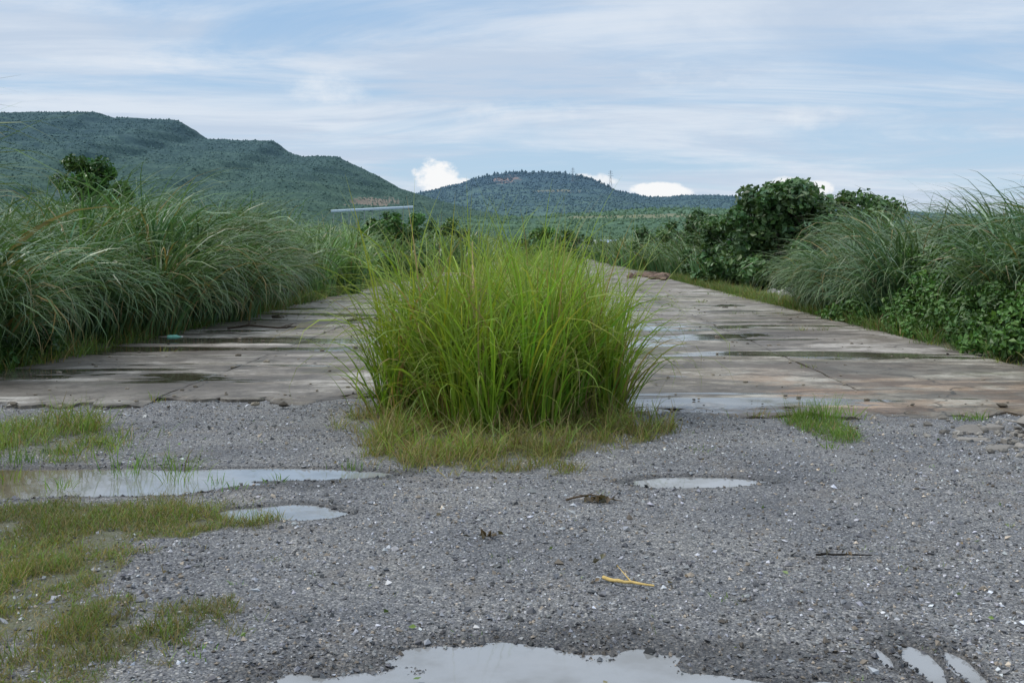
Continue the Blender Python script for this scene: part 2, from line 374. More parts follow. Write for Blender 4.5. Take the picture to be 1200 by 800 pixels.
# median clump (bright grass)
BR=(.205,.315,.037)
A=Acc()
def inmed(x,y): return np.sqrt(((x+.38)/1.12)**2+((y-11.7)/1.5)**2)+(fbm(x*2,y*2+50,3)-.5)*.6
q=np.stack([rng.uniform(-1.7,.95,900),rng.uniform(10.0,13.6,900)],1)
q=q[inmed(q[:,0],q[:,1])<1][:84]
r=inmed(q[:,0],q[:,1])
clumps(A,q,38,1.84,.055,.023,9,BR,lean=(.0,.30),bend=(.1,2.7),dead=.07,v=.32,tipmix=.4,hj=.19,pw=2.1)
q2=q[r>.5]
clumps(A,q2,24,1.75,.08,.020,9,(.185,.29,.04),lean=(.08,.60),bend=(.5,2.9),dead=.10,v=.3,tipmix=.45,hj=.22,pw=1.9)
clumps(A,q,12,.75,.14,.013,6,(.17,.21,.045),lean=(.05,.6),bend=(.3,1.6),dead=.65,v=.3)
n=70; k=rng.integers(0,len(q),n); b=np.stack([q[k,0],q[k,1],np.zeros(n)],1)+rng.normal(0,.05,(n,3))*(1,1,0)
blades(A,b,rng.uniform(1.5,2.05,n),rng.random(n)*6.28,rng.uniform(0,.45,n),rng.uniform(.05,.6,n),np.full(n,.009),6,colvar(n,(.32,.34,.11),.3),tipmix=.6)
A.make('tall_grass',M_grass)
A=Acc()
p=np.stack([rng.uniform(-1.25,.72,240),rng.uniform(13,45,240)],1)
H=1.75*(.6+.55*vnoise(p[:,0]*.6+3,p[:,1]*.45)); clumps(A,p,55,H,.12,.027,7,(.165,.28,.042),lean=(0,.3),bend=(.4,2.4),dead=.05,hj=.15,pw=1.8)
p=np.stack([rng.uniform(-1.3,.8,190),rng.uniform(45,200,190)],1); clumps(A,p,36,1.9,.3,.08,5,(.14,.24,.045),bend=(.3,1.9),hj=.15)
A.make('tall_grass',M_grass)

# short grass
A=Acc()
def short(n,xr,yr,L,w,base,dead,gmin=.35,seg=4,clumpy=.30):
    x=rng.uniform(*xr,n); y=rng.uniform(*yr,n); g=grassy(x,y)
    k=(rng.random(n)<sst(gmin-.3,gmin+.4,g))
    k&=rng.random(n)<sst(clumpy,clumpy+.3,fbm(x*4.3,y*4.3+11,3))
    x,y=x[k],y[k]; n=len(x); z=gh(x,y); k=z>WZ-.003; x,y,z=x[k],y[k],z[k]; n=len(x)
    Ls=rng.uniform(*L,n)*(.35+1.3*vnoise(x*3,y*3))
    pc=.55+.9*fbm(x*1.2+60,y*1.2,3)
    blades(A,np.stack([x,y,z-.004],1),Ls,rng.random(n)*6.283,rng.uniform(.1,.9,n),rng.uniform(.2,1.4,n),w*rng.uniform(.7,1.3,n),seg,colvar(n,base,.35,0,dead)*pc[:,None],tipmix=.35)
short(100000,(-5,-1.2),(3.6,7.6),(.02,.085),.004,(.14,.18,.045),.48,.38,3,.20)
short(28000,(-5,-1.4),(3.6,7.4),(.03,.12),.0045,(.12,.20,.035),.18,.5,4,.33)
short(42000,(-2.4,1.5),(8.0,12.6),(.04,.20),.006,(.17,.21,.05),.50,.3,4,.25)
short(10000,(-2.2,1.3),(8.6,12.6),(.12,.42),.009,(.17,.25,.045),.38,.5,5,.38)
short(11000,(-6.6,-3.2),(8.6,10.8),(.06,.28),.007,(.15,.23,.045),.25,.35,4,.3)
short(9000,(3.5,5.8),(7.1,9.1),(.03,.15),.006,(.15,.22,.04),.3,.3,4,.2)
short(4000,(2.2,3.0),(9.3,11.2),(.03,.14),.006,(.12,.22,.04),.15,.3,4,.2)
A.make('short_grass',M_grass)
# scattered tufts and joint weeds
A=Acc()
tufts=[(-4.5,8.65,.30,50),(-4.2,8.62,.26,50),(-4.05,8.7,.2,30),(-3.0,8.5,.22,30),(-2.65,7.95,.22,24),(-2.72,8.3,.26,30),(-3.15,8.2,.3,30),(-2.35,7.9,.12,20),(-3.9,8.0,.2,24),(-1.95,8.0,.1,20),(-1.45,8.42,.12,30),
 (-3.4,7.75,.14,30),(-4.4,7.9,.24,26),(-2.2,7.72,.08,16),(.9,5.3,.04,14),(-.2,6.0,.04,10),(-1.7,4.9,.05,20),(-1.45,4.6,.04,16),(1.3,9.2,.06,20),(2.45,9.3,.1,30),(2.55,10.75,.30,130),(2.75,10.7,.32,130),(2.62,9.9,.12,50),(4.3,10.85,.14,60),(4.15,10.85,.1,40)]
for tx,ty,H,n in tufts: clumps(A,[(tx,ty)],n,H,.05 if H<.2 else .08,.006,5,(.13,.23,.04),lean=(.05,.6),bend=(.2,1.3))
for k in range(120):
    x=rng.uniform(-3.4,4.6); yv=rng.uniform(4.2,11)
    if grassy(np.array([x]),np.array([yv]))[0]<.3 and gh(np.array([x]),np.array([yv]))[0]>WZ: clumps(A,[(x,yv)],int(rng.integers(3,12)),rng.uniform(.02,.06),.02,.004,3,(.14,.23,.05),lean=(.1,.9),bend=(.2,1.3),dead=.3)
for k in range(260):
    j=rng.integers(0,6)
    if j<4:
        xx=(-7.25,-4.29,3.69,6.6)[j]+rng.normal(0,.04); yy=rng.uniform(12,60)
    else:
        kk=rng.integers(0,9); xx=rng.uniform(-7.2,-1.3) if j==4 else rng.uniform(.8,6.6); yy=(12.1 if j==4 else 10.95)+5.6*kk+rng.normal(0,.03)
    if j in(1,2) and rng.random()<.75: continue
    clumps(A,[(xx,yy)],int(rng.integers(12,40)),rng.uniform(.05,.2),.07,.009,4,(.14,.22,.045),lean=(.1,.8),bend=(.2,1.2),dead=.2)
for sgn,xe in ((-1,-7.15),(1,6.75)):
    n=420; yy=rng.uniform(12.3,60,n); xx=xe+sgn*np.abs(rng.normal(0,.45,n))
    clumps(A,np.stack([xx,yy],1),26,rng.uniform(.12,.6,n),.12,.014,4,(.105,.18,.045),lean=(.05,.7),bend=(.2,1.3),dead=.2)
n=90; clumps(A,np.stack([rng.uniform(7,9.3,n),rng.uniform(31,41,n)],1),60,.18,.3,.02,4,(.20,.27,.055),dead=.15)
A.make('weeds',M_grass)

# ---------------------------------------------------------------- leaves & trees
def leaves(A,c,n,R,size,base,v=.3,flat=.8,up=.5):
    d=rng.normal(0,1,(n,3)); d/=np.linalg.norm(d,axis=1)[:,None]
    p=np.array(c)[None]+d*(rng.random(n)**.45)[:,None]*R*np.array([1,1,flat])
    nrm=d*.6+rng.normal(0,.55,(n,3))+np.array([0,0,up]); nrm/=np.linalg.norm(nrm,axis=1)[:,None]
    a=np.cross(nrm,rng.normal(0,1,(n,3))); a/=np.linalg.norm(a,axis=1)[:,None]; b=np.cross(nrm,a)
    s=size*rng.uniform(.6,1.3,n)[:,None]
    V=np.stack([p-a*s*.5,p+b*s*.33+nrm*s*.08-a*s*.05,p+a*s*.55-nrm*s*.12,p-b*s*.33+nrm*s*.08-a*s*.05],1)
    V[...,2]=np.maximum(V[...,2],.005)
    col=colvar(n,base,v)
    q=np.arange(n)[:,None]*4
    A.add(V.reshape(-1,3),q+np.arange(4)[None],None,np.repeat(col,4,0))
def tube(A,pts,rad,sides=7,col=(.12,.10,.08)):
    pts=np.asarray(pts,float); n=len(pts); V=[]
    for i in range(n):
        d=pts[min(i+1,n-1)]-pts[max(i-1,0)]; d/=np.linalg.norm(d)+1e-9
        u=np.cross(d,(0,0,1) if abs(d[2])<.9 else (1,0,0)); u/=np.linalg.norm(u); v=np.cross(d,u)
        t=np.arange(sides)*2*math.pi/sides
        V.append(pts[i]+rad[i]*(np.cos(t)[:,None]*u+np.sin(t)[:,None]*v))
    V=np.concatenate(V); Q=[]
    for i in range(n-1):
        for k in range(sides):
            k2=(k+1)%sides; Q.append((i*sides+k,i*sides+k2,(i+1)*sides+k2,(i+1)*sides+k))
    A.add(V,np.array(Q),None,col)
    for e in (0,n-1):
        A.add(np.concatenate([V[e*sides:(e+1)*sides],pts[e:e+1]]),None,np.array([(k,(k+1)%sides,sides) for k in range(sides)]),col)
def shrub(name,x,y,H,Rw,leaf,nleaf,base,ncl=26,trunk=.06,crown_lo=.2,multi=5,v=.3):
    e=bpy.data.objects.new(name,None); S.collection.objects.link(e)
    T=Acc(); L=Acc(); 
    for k in range(multi):
        a=k*6.283/multi+rng.normal(0,.3); r=Rw*rng.uniform(.2,.7); top=np.array([x+r*math.cos(a),y+r*math.sin(a),H*rng.uniform(.6,.88)])
        b=np.array([x+.12*Rw*math.cos(a),y+.12*Rw*math.sin(a),-.1]); mid=(b+top)/2+rng.normal(0,.08*Rw,3)
        tube(T,[b,b*.7+mid*.3,mid,mid*.4+top*.6,top],[trunk,trunk*.85,trunk*.6,trunk*.4,trunk*.15])
        for j in range(4):
            s=mid*(1-j/4)+top*(j/4); a2=rng.random()*6.28; ln=Rw*rng.uniform(.25,.55)
            t2=s+np.array([ln*math.cos(a2),ln*math.sin(a2),ln*.5]); tube(T,[s,(s+t2)/2+(0,0,.05),t2],[trunk*.35,trunk*.22,trunk*.08],5)
    for k in range(ncl):
        a=rng.random()*6.283; zz=rng.uniform(crown_lo,1); prof=math.sqrt(max(.05,1-((zz-.45)/.62)**2))
        r=Rw*prof*rng.uniform(.25,1.0)
        cr=Rw*rng.uniform(.14,.30)
        leaves(L,(x+r*math.cos(a),y+r*math.sin(a),max(cr*.5,H*zz-cr*.6)),nleaf//ncl,cr,leaf,np.array(base)*rng.uniform(.65,1.35)*np.array([rng.uniform(.9,1.15),1,1]),v)
    T.make('trunk_and_limbs',M_bark,parent=e); L.make('crown',M_leaf,parent=e)
shrub('tree',-16.5,40,5.0,1.6,.17,9500,(.06,.145,.035),60,.09,.3)
LB=(.072,.145,.05)
shrub('leafy_bush',10.1,45,4.5,2.9,.28,14000,LB,95,.08,.05,6)
shrub('leafy_bush',12.6,43,4.0,2.0,.24,6500,LB,50,.06,.05)
shrub('leafy_bush',8.7,50,3.2,1.9,.24,5000,LB,36,.06,.03)
shrub('leafy_bush',9.3,58,3.5,2.1,.24,4600,LB,36,.06,.03)
shrub('leafy_bush',9.6,68,4.0,2.4,.26,4600,LB,36,.06,.03)
shrub('leafy_bush',8.9,84,3.8,2.6,.28,3600,LB,30,.06,.03)
shrub('leafy_bush',-8.4,62,3.9,2.2,.26,5000,(.07,.16,.045),40,.06,.03)
shrub('leafy_bush',-.1,47,2.55,1.3,.16,4600,(.085,.18,.045),34,.04,.03)
shrub('leafy_bush',2.2,108,3.6,2.6,.3,3200,(.075,.15,.05),26,.05,.03)
shrub('leafy_bush',-8.6,95,4.3,3.2,.34,3600,(.07,.15,.045),30,.06,.03)
A=Acc()
for k in range(150):
    yy=rng.uniform(14.5,26); xx=rng.uniform(6.9,8.7)+.25*math.sin(yy*1.4); hh=(.35+1.25*sst(6.7,8.2,xx))*rng.uniform(.5,1.15); r=rng.uniform(.2,.42)
    leaves(A,(xx,yy,max(.12,hh-r*.5)),170,r,.105,np.array((.085,.18,.04))*rng.uniform(.6,1.3),.3)
for k in range(30):
    yy=rng.uniform(23,34); xx=rng.uniform(7.3,8.6); hh=rng.uniform(.3,.9); r=rng.uniform(.2,.4)
    leaves(A,(xx,yy,max(.1,hh-r*.5)),150,r,.10,np.array((.08,.17,.04))*rng.uniform(.6,1.2),.3)
A.make('low_shrubs',M_leaf)
A=Acc()
for k in range(56):
    yy=rng.uniform(12.6,16.5); xx=-7.35-rng.random()*1.3; hh=rng.uniform(.15,.75); r=rng.uniform(.15,.32)
    leaves(A,(xx,yy,max(.08,hh-r*.5)),180,r,.085,np.array((.07,.155,.04))*rng.uniform(.5,1.3),.3)
A.make('low_shrubs',M_leaf)

# ---------------------------------------------------------------- hills
def ridge(pts,x): 
    p=np.array(pts); return np.interp(x,p[:,0],p[:,1])
def hill_mat(name,lo,hi,scar=None,bench=14.0,zl=0,zh=150,terr=.5):
    m,nt=newmat(name); N=NT(nt); P=N.pos(); sx=N.n('ShaderNodeSeparateXYZ'); N.l(P,sx.inputs[0])
    f=N.smooth(sx.outputs[2],zl,zh); c=N.mix(f,lo,hi)  # bluer with height: distance haze is put into the base colour
    n1=N.noise(P,.012,6,.65); n2=N.noise(P,.2,5,.8)
    c=N.mix(N.smooth(n1,.35,.65),N.mix(1.0,c,(.82,.86,.91),'MULTIPLY'),N.mix(1.0,c,(1.14,1.12,1.03),'MULTIPLY'))
    c=N.mix(N.smooth(n2,.4,.62),N.mix(1.0,c,(.72,.76,.81),'MULTIPLY'),N.mix(1.0,c,(1.12,1.10,1.04),'MULTIPLY'))
    zz=N.math('FRACT',N.math('DIVIDE',N.math('ADD',sx.outputs[2],N.math('MULTIPLY',n1,5.0)),bench))
    b=N.math('MULTIPLY',N.smooth(zz,.86,.97),terr)
    c=N.mix(b,c,N.mix(1.0,c,(1.4,1.34,1.18),'MULTIPLY'))
    for (cx,cz,rx,rz,colr) in (scar or []):
        a=N.math('POWER',N.math('ABSOLUTE',N.math('DIVIDE',N.math('SUBTRACT',sx.outputs[0],cx),rx)),2.0); d=N.math('POWER',N.math('ABSOLUTE',N.math('DIVIDE',N.math('SUBTRACT',sx.outputs[2],cz),rz)),2.0)
        s=N.math('ADD',N.math('ADD',a,d),N.math('MULTIPLY',N.math('SUBTRACT',N.noise(P,.05,5,.7),.5),3.5))
        c=N.mix(N.math('MULTIPLY',N.math('SUBTRACT',1.0,N.smooth(s,.5,1.1)),.8),c,colr)
    N.out(N.prin(c,.95,.1,N.bump(n2,.5,4)).outputs[0]); return m
def hill(name,pts,y0,y1,yb,mat,nx=420,ny=150,bench=14,ts=.6,rough=4,xr=None,pw=1.2):
    xs=np.linspace(xr[0],xr[1],nx); ys=np.linspace(y0,yb,ny); X,Y=np.meshgrid(xs,ys,indexing='ij')
    fr0=np.clip((y1-Y)/(y1-y0),0,1)
    R=ridge(pts,X+(fbm(X*.01,Y*.01,3)-.5)*70*sst(.05,.6,fr0))
    t=np.clip((Y-y0)/(y1-y0)+(fbm(X*.006+3,Y*.006,4)-.5)*.30*np.clip(fr0*2,0,1),0,1)
    z=R*t**pw
    back=np.clip((Y-y1)/(yb-y1),0,1); z=z*(1-back**2)
    q=z/bench; fr=q-np.floor(q); zt=bench*(np.floor(q)+sst(.35,.9,fr)); k=ts*np.clip(fr0*12,0,1)*np.clip(.3+1.4*fbm(X*.008+9,Y*.008,2),0,1); z=(1-k)*z+k*zt
    z=z+(fbm(X*.03,Y*.03,4)-.5)*rough*np.clip(z/20,0,1)+(fbm(X*.15,Y*.15,2)-.5)*2.2*np.clip(z/20,0,1)-.5
    mk(name,np.stack([X.ravel(),Y.ravel(),z.ravel()],1),grid_faces(nx,ny),mat,None,True)
    def h(x,y):
        i=np.clip((x-xs[0])/(xs[1]-xs[0]),0,nx-1.001); j=np.clip((y-ys[0])/(ys[1]-ys[0]),0,ny-1.001)
        i0=i.astype(int); j0=j.astype(int); a=i-i0; b=j-j0
        return (z[i0,j0]*(1-a)+z[i0+1,j0]*a)*(1-b)+(z[i0,j0+1]*(1-a)+z[i0+1,j0+1]*a)*b
    return h
mL=hill_mat('hazed_scrub_near',(.078,.132,.100),(.066,.115,.130),[(-192,54,20,10,(.26,.21,.18))],15,10,150,.5)  # scrub green shifted to blue in place of haze
LP=[(-1800,150),(-1100,186),(-742,187),(-614,188),(-590,180),(-503,176),(-488,168),(-470,151),(-420,149),(-369,147),(-352,133),(-330,127),(-282,126),(-262,116),(-230,102),(-200,84),(-150,68),(-80,50),(0,34),(90,22),(200,10),(400,0),(900,0)]
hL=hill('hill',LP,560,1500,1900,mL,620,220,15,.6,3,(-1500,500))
mM=hill_mat('hazed_scrub_far',(.10,.165,.165),(.080,.135,.185),[(-85,156,34,15,(.25,.20,.20)),(30,120,60,6,(.22,.22,.18))],16,50,190,.35)  # farther hill: stronger blue painted in for the haze
MP=[(-1600,90),(-700,95),(-398,113),(-277,136),(-200,154),(-176,162),(-120,175),(-75,180),(0,180),(36,178),(80,172),(127,160),(150,146),(178,136),(248,122),(329,125),(400,126),(450,124),(511,106),(652,97),(935,84),(1137,72),(2400,60)]
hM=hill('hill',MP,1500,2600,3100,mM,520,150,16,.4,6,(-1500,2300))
mB=hill_mat('hill_scrub_low',(.09,.155,.095),(.10,.17,.13),[(110,34,90,2.5,(.22,.22,.15))],9,5,50,.6)
BP=[(-700,8),(-300,20),(-150,34),(0,38),(90,44),(160,47),(240,42),(330,32),(430,26),(700,30),(1400,20)]
hB=hill('hill',BP,640,1250,1500,mB,400,120,9,.6,4,(-700,1300))
phi=(1+5**.5)/2
iv=np.array([(-1,phi,0),(1,phi,0),(-1,-phi,0),(1,-phi,0),(0,-1,phi),(0,1,phi),(0,-1,-phi),(0,1,-phi),(phi,0,-1),(phi,0,1),(-phi,0,-1),(-phi,0,1)])/1.9
jf=np.array([(0,11,5),(0,5,1),(0,1,7),(0,7,10),(0,10,11),(1,5,9),(5,11,4),(11,10,2),(10,7,6),(7,1,8),(3,9,4),(3,4,2),(3,2,6),(3,6,8),(3,8,9),(4,9,5),(2,4,11),(6,2,10),(8,6,7),(9,8,1)])
def blobs(name,x,y,z,s,c,tall=1.2,v=.1):
    n=len(x); V=oc[None]*s[:,None,None]*rng.uniform(.55,1.35,(n,6,1))*np.array([1,1,tall])
    V=V+rng.normal(0,.22,V.shape)*s[:,None,None]+np.stack([x,y,z-.3+s*tall*.3],1)[:,None,:]
    F=(np.arange(n)[:,None,None]*6+of[None]).reshape(-1,3)
    col=np.broadcast_to(c,(n,3))*rng.uniform(1-v,1+v,(n,1))
    mk(name,V.reshape(-1,3),F,M_far,np.repeat(col,6,0))
def scat(h,xr,yr,n,s,name,base,zmin=6,tall=1.2,rows=0,top=None,v=.12):
    x=rng.uniform(*xr,n); y=rng.uniform(*yr,n); z=h(x,y); k=(z>zmin)
    k&=fbm(x*.02,y*.02,3)>.3; x,y,z=x[k],y[k],z[k]
    c=np.array(base) if top is None else np.array(base)+(np.array(top)-np.array(base))*np.clip(z/150,0,1)[:,None]  # top colour adds the hills' painted haze blue to the trees
    blobs(name,x,y,z,rng.uniform(*s,len(x)),c,tall,v)
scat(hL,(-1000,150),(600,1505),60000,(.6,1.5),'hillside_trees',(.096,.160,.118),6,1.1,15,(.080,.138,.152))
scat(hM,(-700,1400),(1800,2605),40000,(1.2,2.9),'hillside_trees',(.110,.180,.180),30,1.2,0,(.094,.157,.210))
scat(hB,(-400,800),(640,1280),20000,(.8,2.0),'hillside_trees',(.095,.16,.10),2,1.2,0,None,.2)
n=110; x=rng.uniform(-170,180,n); y=rng.uniform(2560,2610,n); blobs('ridge_trees',x,y,hM(x,y)+1.5,rng.uniform(1.4,3.2,n),(.10,.16,.20),1.7)  # tree colour includes the painted haze blue
A=Acc()
n=900; y=rng.uniform(205,600,n); x=rng.uniform(-.65,.65,n)*y
for i in range(n):
    r=rng.uniform(1.2,2.8); k=int(26 if y[i]>350 else 50)
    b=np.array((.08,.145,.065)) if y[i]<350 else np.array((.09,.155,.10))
    leaves(A,(x[i],y[i],r*.7),k,r,1.0,b*rng.uniform(.7,1.3),.3)
    if rng.random()<.4: leaves(A,(x[i]+rng.normal(0,1),y[i],r*1.6),k//2,r*.6,.9,b*rng.uniform(.7,1.3),.3)
A.make('distant_trees',M_far)

# ---------------------------------------------------------------- man-made far things
def pylon(x,y,z,H):
    A=Acc(); c=(.24,.28,.32); t=.2
    def bar(a,b,r=t): tube(A,[a,b],[r,r],4,c)
    wb=H*.09
    lv=[(0,1),(.25,.72),(.5,.45),(.72,.25),(1,.06)]
    for s1,s2 in ((1,1),(1,-1),(-1,1),(-1,-1)):
        for (h0,w0),(h1,w1) in zip(lv[:-1],lv[1:]): bar((x+s1*wb*w0,y+s2*wb*w0,z+H*h0),(x+s1*wb*w1,y+s2*wb*w1,z+H*h1))
    for (h0,w0),(h1,w1) in zip(lv[:-1],lv[1:]):
        for s in (1,-1):
            bar((x-wb*w0,y+s*wb*w0,z+H*h0),(x+wb*w1,y+s*wb*w1,z+H*h1),t*.7); bar((x+wb*w0,y+s*wb*w0,z+H*h0),(x-wb*w1,y+s*wb*w1,z+H*h1),t*.7)
    for hh,w in ((.7,.16),(.82,.14),(.93,.11)):
        bar((x-H*w,y,z+H*hh),(x+H*w,y,z+H*hh)); bar((x-H*w,y,z+H*hh),(x,y,z+H*(hh+.05)),t*.7); bar((x+H*w,y,z+H*hh),(x,y,z+H*(hh+.05)),t*.7)
    A.make('electricity_pylon',M_metal)
def on(h,x,y): return float(h(np.array([x]),np.array([y]))[0])
pylon(-442,1000,on(hL,-442,1000)-1,26); pylon(158,2590,on(hM,158,2590)-1,44)
pylon(66,2480,on(hM,66,2480)-1,34)
e=bpy.data.objects.new('conveyor_gallery',None); S.collection.objects.link(e)
A=Acc(); B=Acc()
def box(A,a,b,w,h,c):
    a=np.array(a,float); b=np.array(b,float); d=b-a; d/=np.linalg.norm(d); s=np.cross(d,(0,0,1)); s/=np.linalg.norm(s)
    V=[]; 
    for p in (a,b):
        for i,j in ((-1,0),(1,0),(1,1),(0,1.45),(-1,1)): V.append(p+s*w/2*i+np.array((0,0,1.))*h*j)
    Q=[(i,(i+1)%5,5+(i+1)%5,5+i) for i in range(5)]
    A.add(V,np.array(Q),None,c)
    A.add(V,None,np.array([(0,1,2),(0,2,4),(4,2,3),(5,7,6),(5,9,7),(9,8,7)]),c)
ga=max(on(hL,-184,950),30); gb=max(on(hL,-114,960),30)
pa=(-184,950,ga+2); pb=(-114,960,max(gb+3,ga+6))
box(A,pa,pb,3.0,1.5,(.36,.46,.54))
for t in np.linspace(.03,.97,11):
    q=np.array(pa)*(1-t)+np.array(pb)*t; g=on(hL,q[0],q[1])
    if g<q[2]: tube(B,[(q[0],q[1],g-2),(q[0],q[1],q[2])],[.35,.3],6,(.3,.34,.36))
A.make('roof_and_walls',M_metal,parent=e)
if B.n: B.make('supports',M_metal,parent=e)
def house(x,y,z,w,d,h,wc,rc,name='white_shed'):
    e=bpy.data.objects.new(name,None); S.collection.objects.link(e)
    A=Acc(); V=[(x+i*w/2,y+j*d/2,z+k*h) for k in (0,1) for i,j in ((-1,-1),(1,-1),(1,1),(-1,1))]
    A.add(V,[(0,1,5,4),(1,2,6,5),(2,3,7,6),(3,0,4,7)],None,wc); A.make('walls',M_conc,parent=e)
    A=Acc(); o=.4; V=[(x-w/2-o,y-d/2-o,z+h),(x+w/2+o,y-d/2-o,z+h),(x+w/2+o,y+d/2+o,z+h),(x-w/2-o,y+d/2+o,z+h),(x-w/2-o,y,z+h+1.6),(x+w/2+o,y,z+h+1.6)]
    A.add(V,[(0,1,5,4),(2,3,4,5)],[(0,4,3),(1,2,5)],rc); A.make('roof',M_metal,parent=e)
    A=Acc()
    for k in range(4):
        cx=x-w/2+w*(k+.5)/4; A.add([(cx-.6,y-d/2-.03,z+1),(cx+.6,y-d/2-.03,z+1),(cx+.6,y-d/2-.03,z+2.3),(cx-.6,y-d/2-.03,z+2.3)],[(0,1,2,3)],None,(.05,.06,.07))
    A.make('windows',M_metal,parent=e)
house(34,560,0,9,6,4.0,(.6,.6,.58),(.35,.45,.6)); house(24,575,0,6,6,4,(.6,.6,.58),(.5,.5,.5))

# ---------------------------------------------------------------- debris
def chunk(A,x,y,z,s,c,npt=16):
    P_=rng.uniform(-.5,.5,(npt,3)); P_=np.sign(P_)*np.abs(P_*2)**.45*.5
    a=rng.random()*6.28; t=rng.normal(0,.12)
    P_=P_*np.array(s); R=np.array([[math.cos(a),-math.sin(a),0],[math.sin(a),math.cos(a),0],[t,t*.6,1]])
    P_=P_@R.T+np.array((x,y,z))
    bm=bmesh.new(); 
    for p in P_: bm.verts.new(p)
    r=bmesh.ops.convex_hull(bm,input=bm.verts[:]); 
    bmesh.ops.delete(bm,geom=[v for v in bm.verts if not v.link_faces],context='VERTS')
    bmesh.ops.bevel(bm,geom=bm.edges[:],offset=min(s)*.06,segments=1,affect='EDGES')
    bmesh.ops.triangulate(bm,faces=bm.faces[:]); bm.verts.index_update()
    V=np.array([v.co[:] for v in bm.verts]); T=np.array([[v.index for v in f.verts] for f in bm.faces]); bm.free()
    A.add(V,None,T,np.array(c)*rng.uniform(.8,1.2))
A=Acc()
for x,y,z,s in ((4.95,10.0,.10,(.9,.65,.34)),(4.52,9.8,.07,(.42,.5,.22)),(4.75,9.45,.04,(.55,.4,.16)),(4.4,9.4,.03,(.26,.3,.13)),(5.3,9.6,.06,(.5,.6,.3)),
                (3.9,10.15,-.01,(.3,.42,.07)),(3.8,9.75,-.01,(.26,.3,.06)),(3.86,9.35,-.01,(.22,.28,.05)),(4.15,10.3,.0,(.3,.2,.08)),(4.1,9.0,.0,(.14,.11,.07))):
    chunk(A,x,y,z,s,(.215,.20,.18))
for k in range(26):
    s=rng.uniform(.04,.14); chunk(A,rng.normal(4.3,.4),rng.normal(9.7,.4),.01,(s,s*.8,s*.6),(.22,.205,.185),10)
A.make('concrete_rubble',M_conc)
A=Acc()
for k in range(60):
    x=rng.uniform(8.0,10.6); yv=rng.uniform(36,41); s=rng.uniform(.08,.35)
    A.add(iv*s*rng.uniform(.6,1.2,(12,1))*np.array([1,.8,.6])+(x,yv,.05),None,jf,np.array((.42,.41,.39))*rng.uniform(.5,1.2))
for k in range(40):
    x=rng.normal(6.4,.7); yv=rng.normal(62,3); s=rng.uniform(.12,.4)
    A.add(iv*s*rng.uniform(.6,1.2,(12,1))*np.array([1,.8,.6])+(x,yv,.1),None,jf,np.array((.20,.14,.11))*rng.uniform(.5,1.2))
for k in range(60):
    x=rng.normal(4.1,.4); yv=rng.normal(9.8,.5); s=rng.uniform(.015,.06)
    A.add(iv*s*rng.uniform(.6,1.2,(12,1))*np.array([1,.8,.6])+(x,yv,.01),None,jf,np.array((.25,.235,.21))*rng.uniform(.5,1.3))
for k in range(520):
    x=rng.choice([rng.uniform(-7,-1.4),rng.uniform(.9,6.6)]); yv=11.3+rng.random()**1.6*34; s=rng.lognormal(math.log(.014),.6)
    A.add(iv*s*rng.uniform(.6,1.2,(12,1))*np.array([1.3,.9,.6])+(x,yv,.045),None,jf,np.array((.16,.14,.11))*rng.uniform(.3,1.8))
A.make('rubble_pile',M_conc)
def stick(name,pts,r0,col,twigs=0):
    A=Acc(); pts=np.array(pts,float); t=np.linspace(0,1,9); k=np.linspace(0,1,len(pts))
    P=np.stack([np.interp(t,k,pts[:,i]) for i in range(3)],1); P[:,:2]+=rng.normal(0,r0*.7,(9,2)); P[:,2]+=np.abs(rng.normal(0,r0*.3,9))
    tube(A,P,r0*(1-.6*t)*rng.uniform(.85,1.15,9),7,col)
    for i in range(twigs):
        j=rng.integers(1,8); a=rng.random()*6.28; l=r0*rng.uniform(5,16); tube(A,[P[j],P[j]+np.array((math.cos(a)*l,math.sin(a)*l,l*.25))],[r0*.4,r0*.12],5,col)
    A.make(name,M_bark,True)
stick('bamboo_stick',[(.30,5.58,.02),(.37,5.52,.022),(.46,5.50,.02),(.54,5.47,.018)],.011,(.55,.40,.15),1)
stick('wet_stick',[(1.49,6.04,.012),(1.63,6.03,.015),(1.80,6.02,.012)],.008,(.02,.018,.015),2)
stick('twig',[(.15,7.35,.012),(.32,7.38,.04),(.52,7.3,.012)],.008,(.09,.065,.04),5)
stick('driftwood_branch',[(-6.3,21.9,.09),(-5.9,22.0,.13),(-5.2,21.8,.1),(-4.9,21.9,.12)],.03,(.05,.04,.03),7)
stick('driftwood_branch',[(-4.3,24.3,.08),(-3.9,24.4,.12),(-3.4,24.1,.08)],.03,(.05,.04,.03),6)
A=Acc()
for (cx,cy,n,s) in ((.36,7.34,26,.045),(-.32,6.42,14,.04),(.31,5.88,4,.03),(1.6,6.02,4,.03)):
    for k in range(n):
        leaves(A,(cx+rng.normal(0,.05),cy+rng.normal(0,.03),.018+abs(rng.normal(0,.008))),1,.01,s*1.3,(.10,.075,.04),.5)
for k in range(200):
    x=rng.uniform(-3.5,4.5); y=rng.uniform(4.2,11); leaves(A,(x,y,float(gh(np.array([x]),np.array([y]))[0])+.012),1,.005,.03,(.20,.15,.08) if rng.random()<.75 else (.13,.20,.05),.5)
A.make('fallen_leaves',M_leaf)
e=bpy.data.objects.new('plastic_bottle',None); S.collection.objects.link(e)
A=Acc(); bx,by,bz=-6.72,19.6,.10
prof=[(0,.03),(.01,.055),(.1,.058),(.12,.052),(.14,.058),(.22,.058),(.27,.035),(.30,.02),(.33,.02)]
tube(A,[(bx+a*.7,by+a*.2,bz) for a,_ in prof],[r*.7 for _,r in prof],12,(.18,.46,.38)); A.make('body',M_metal,True,e)
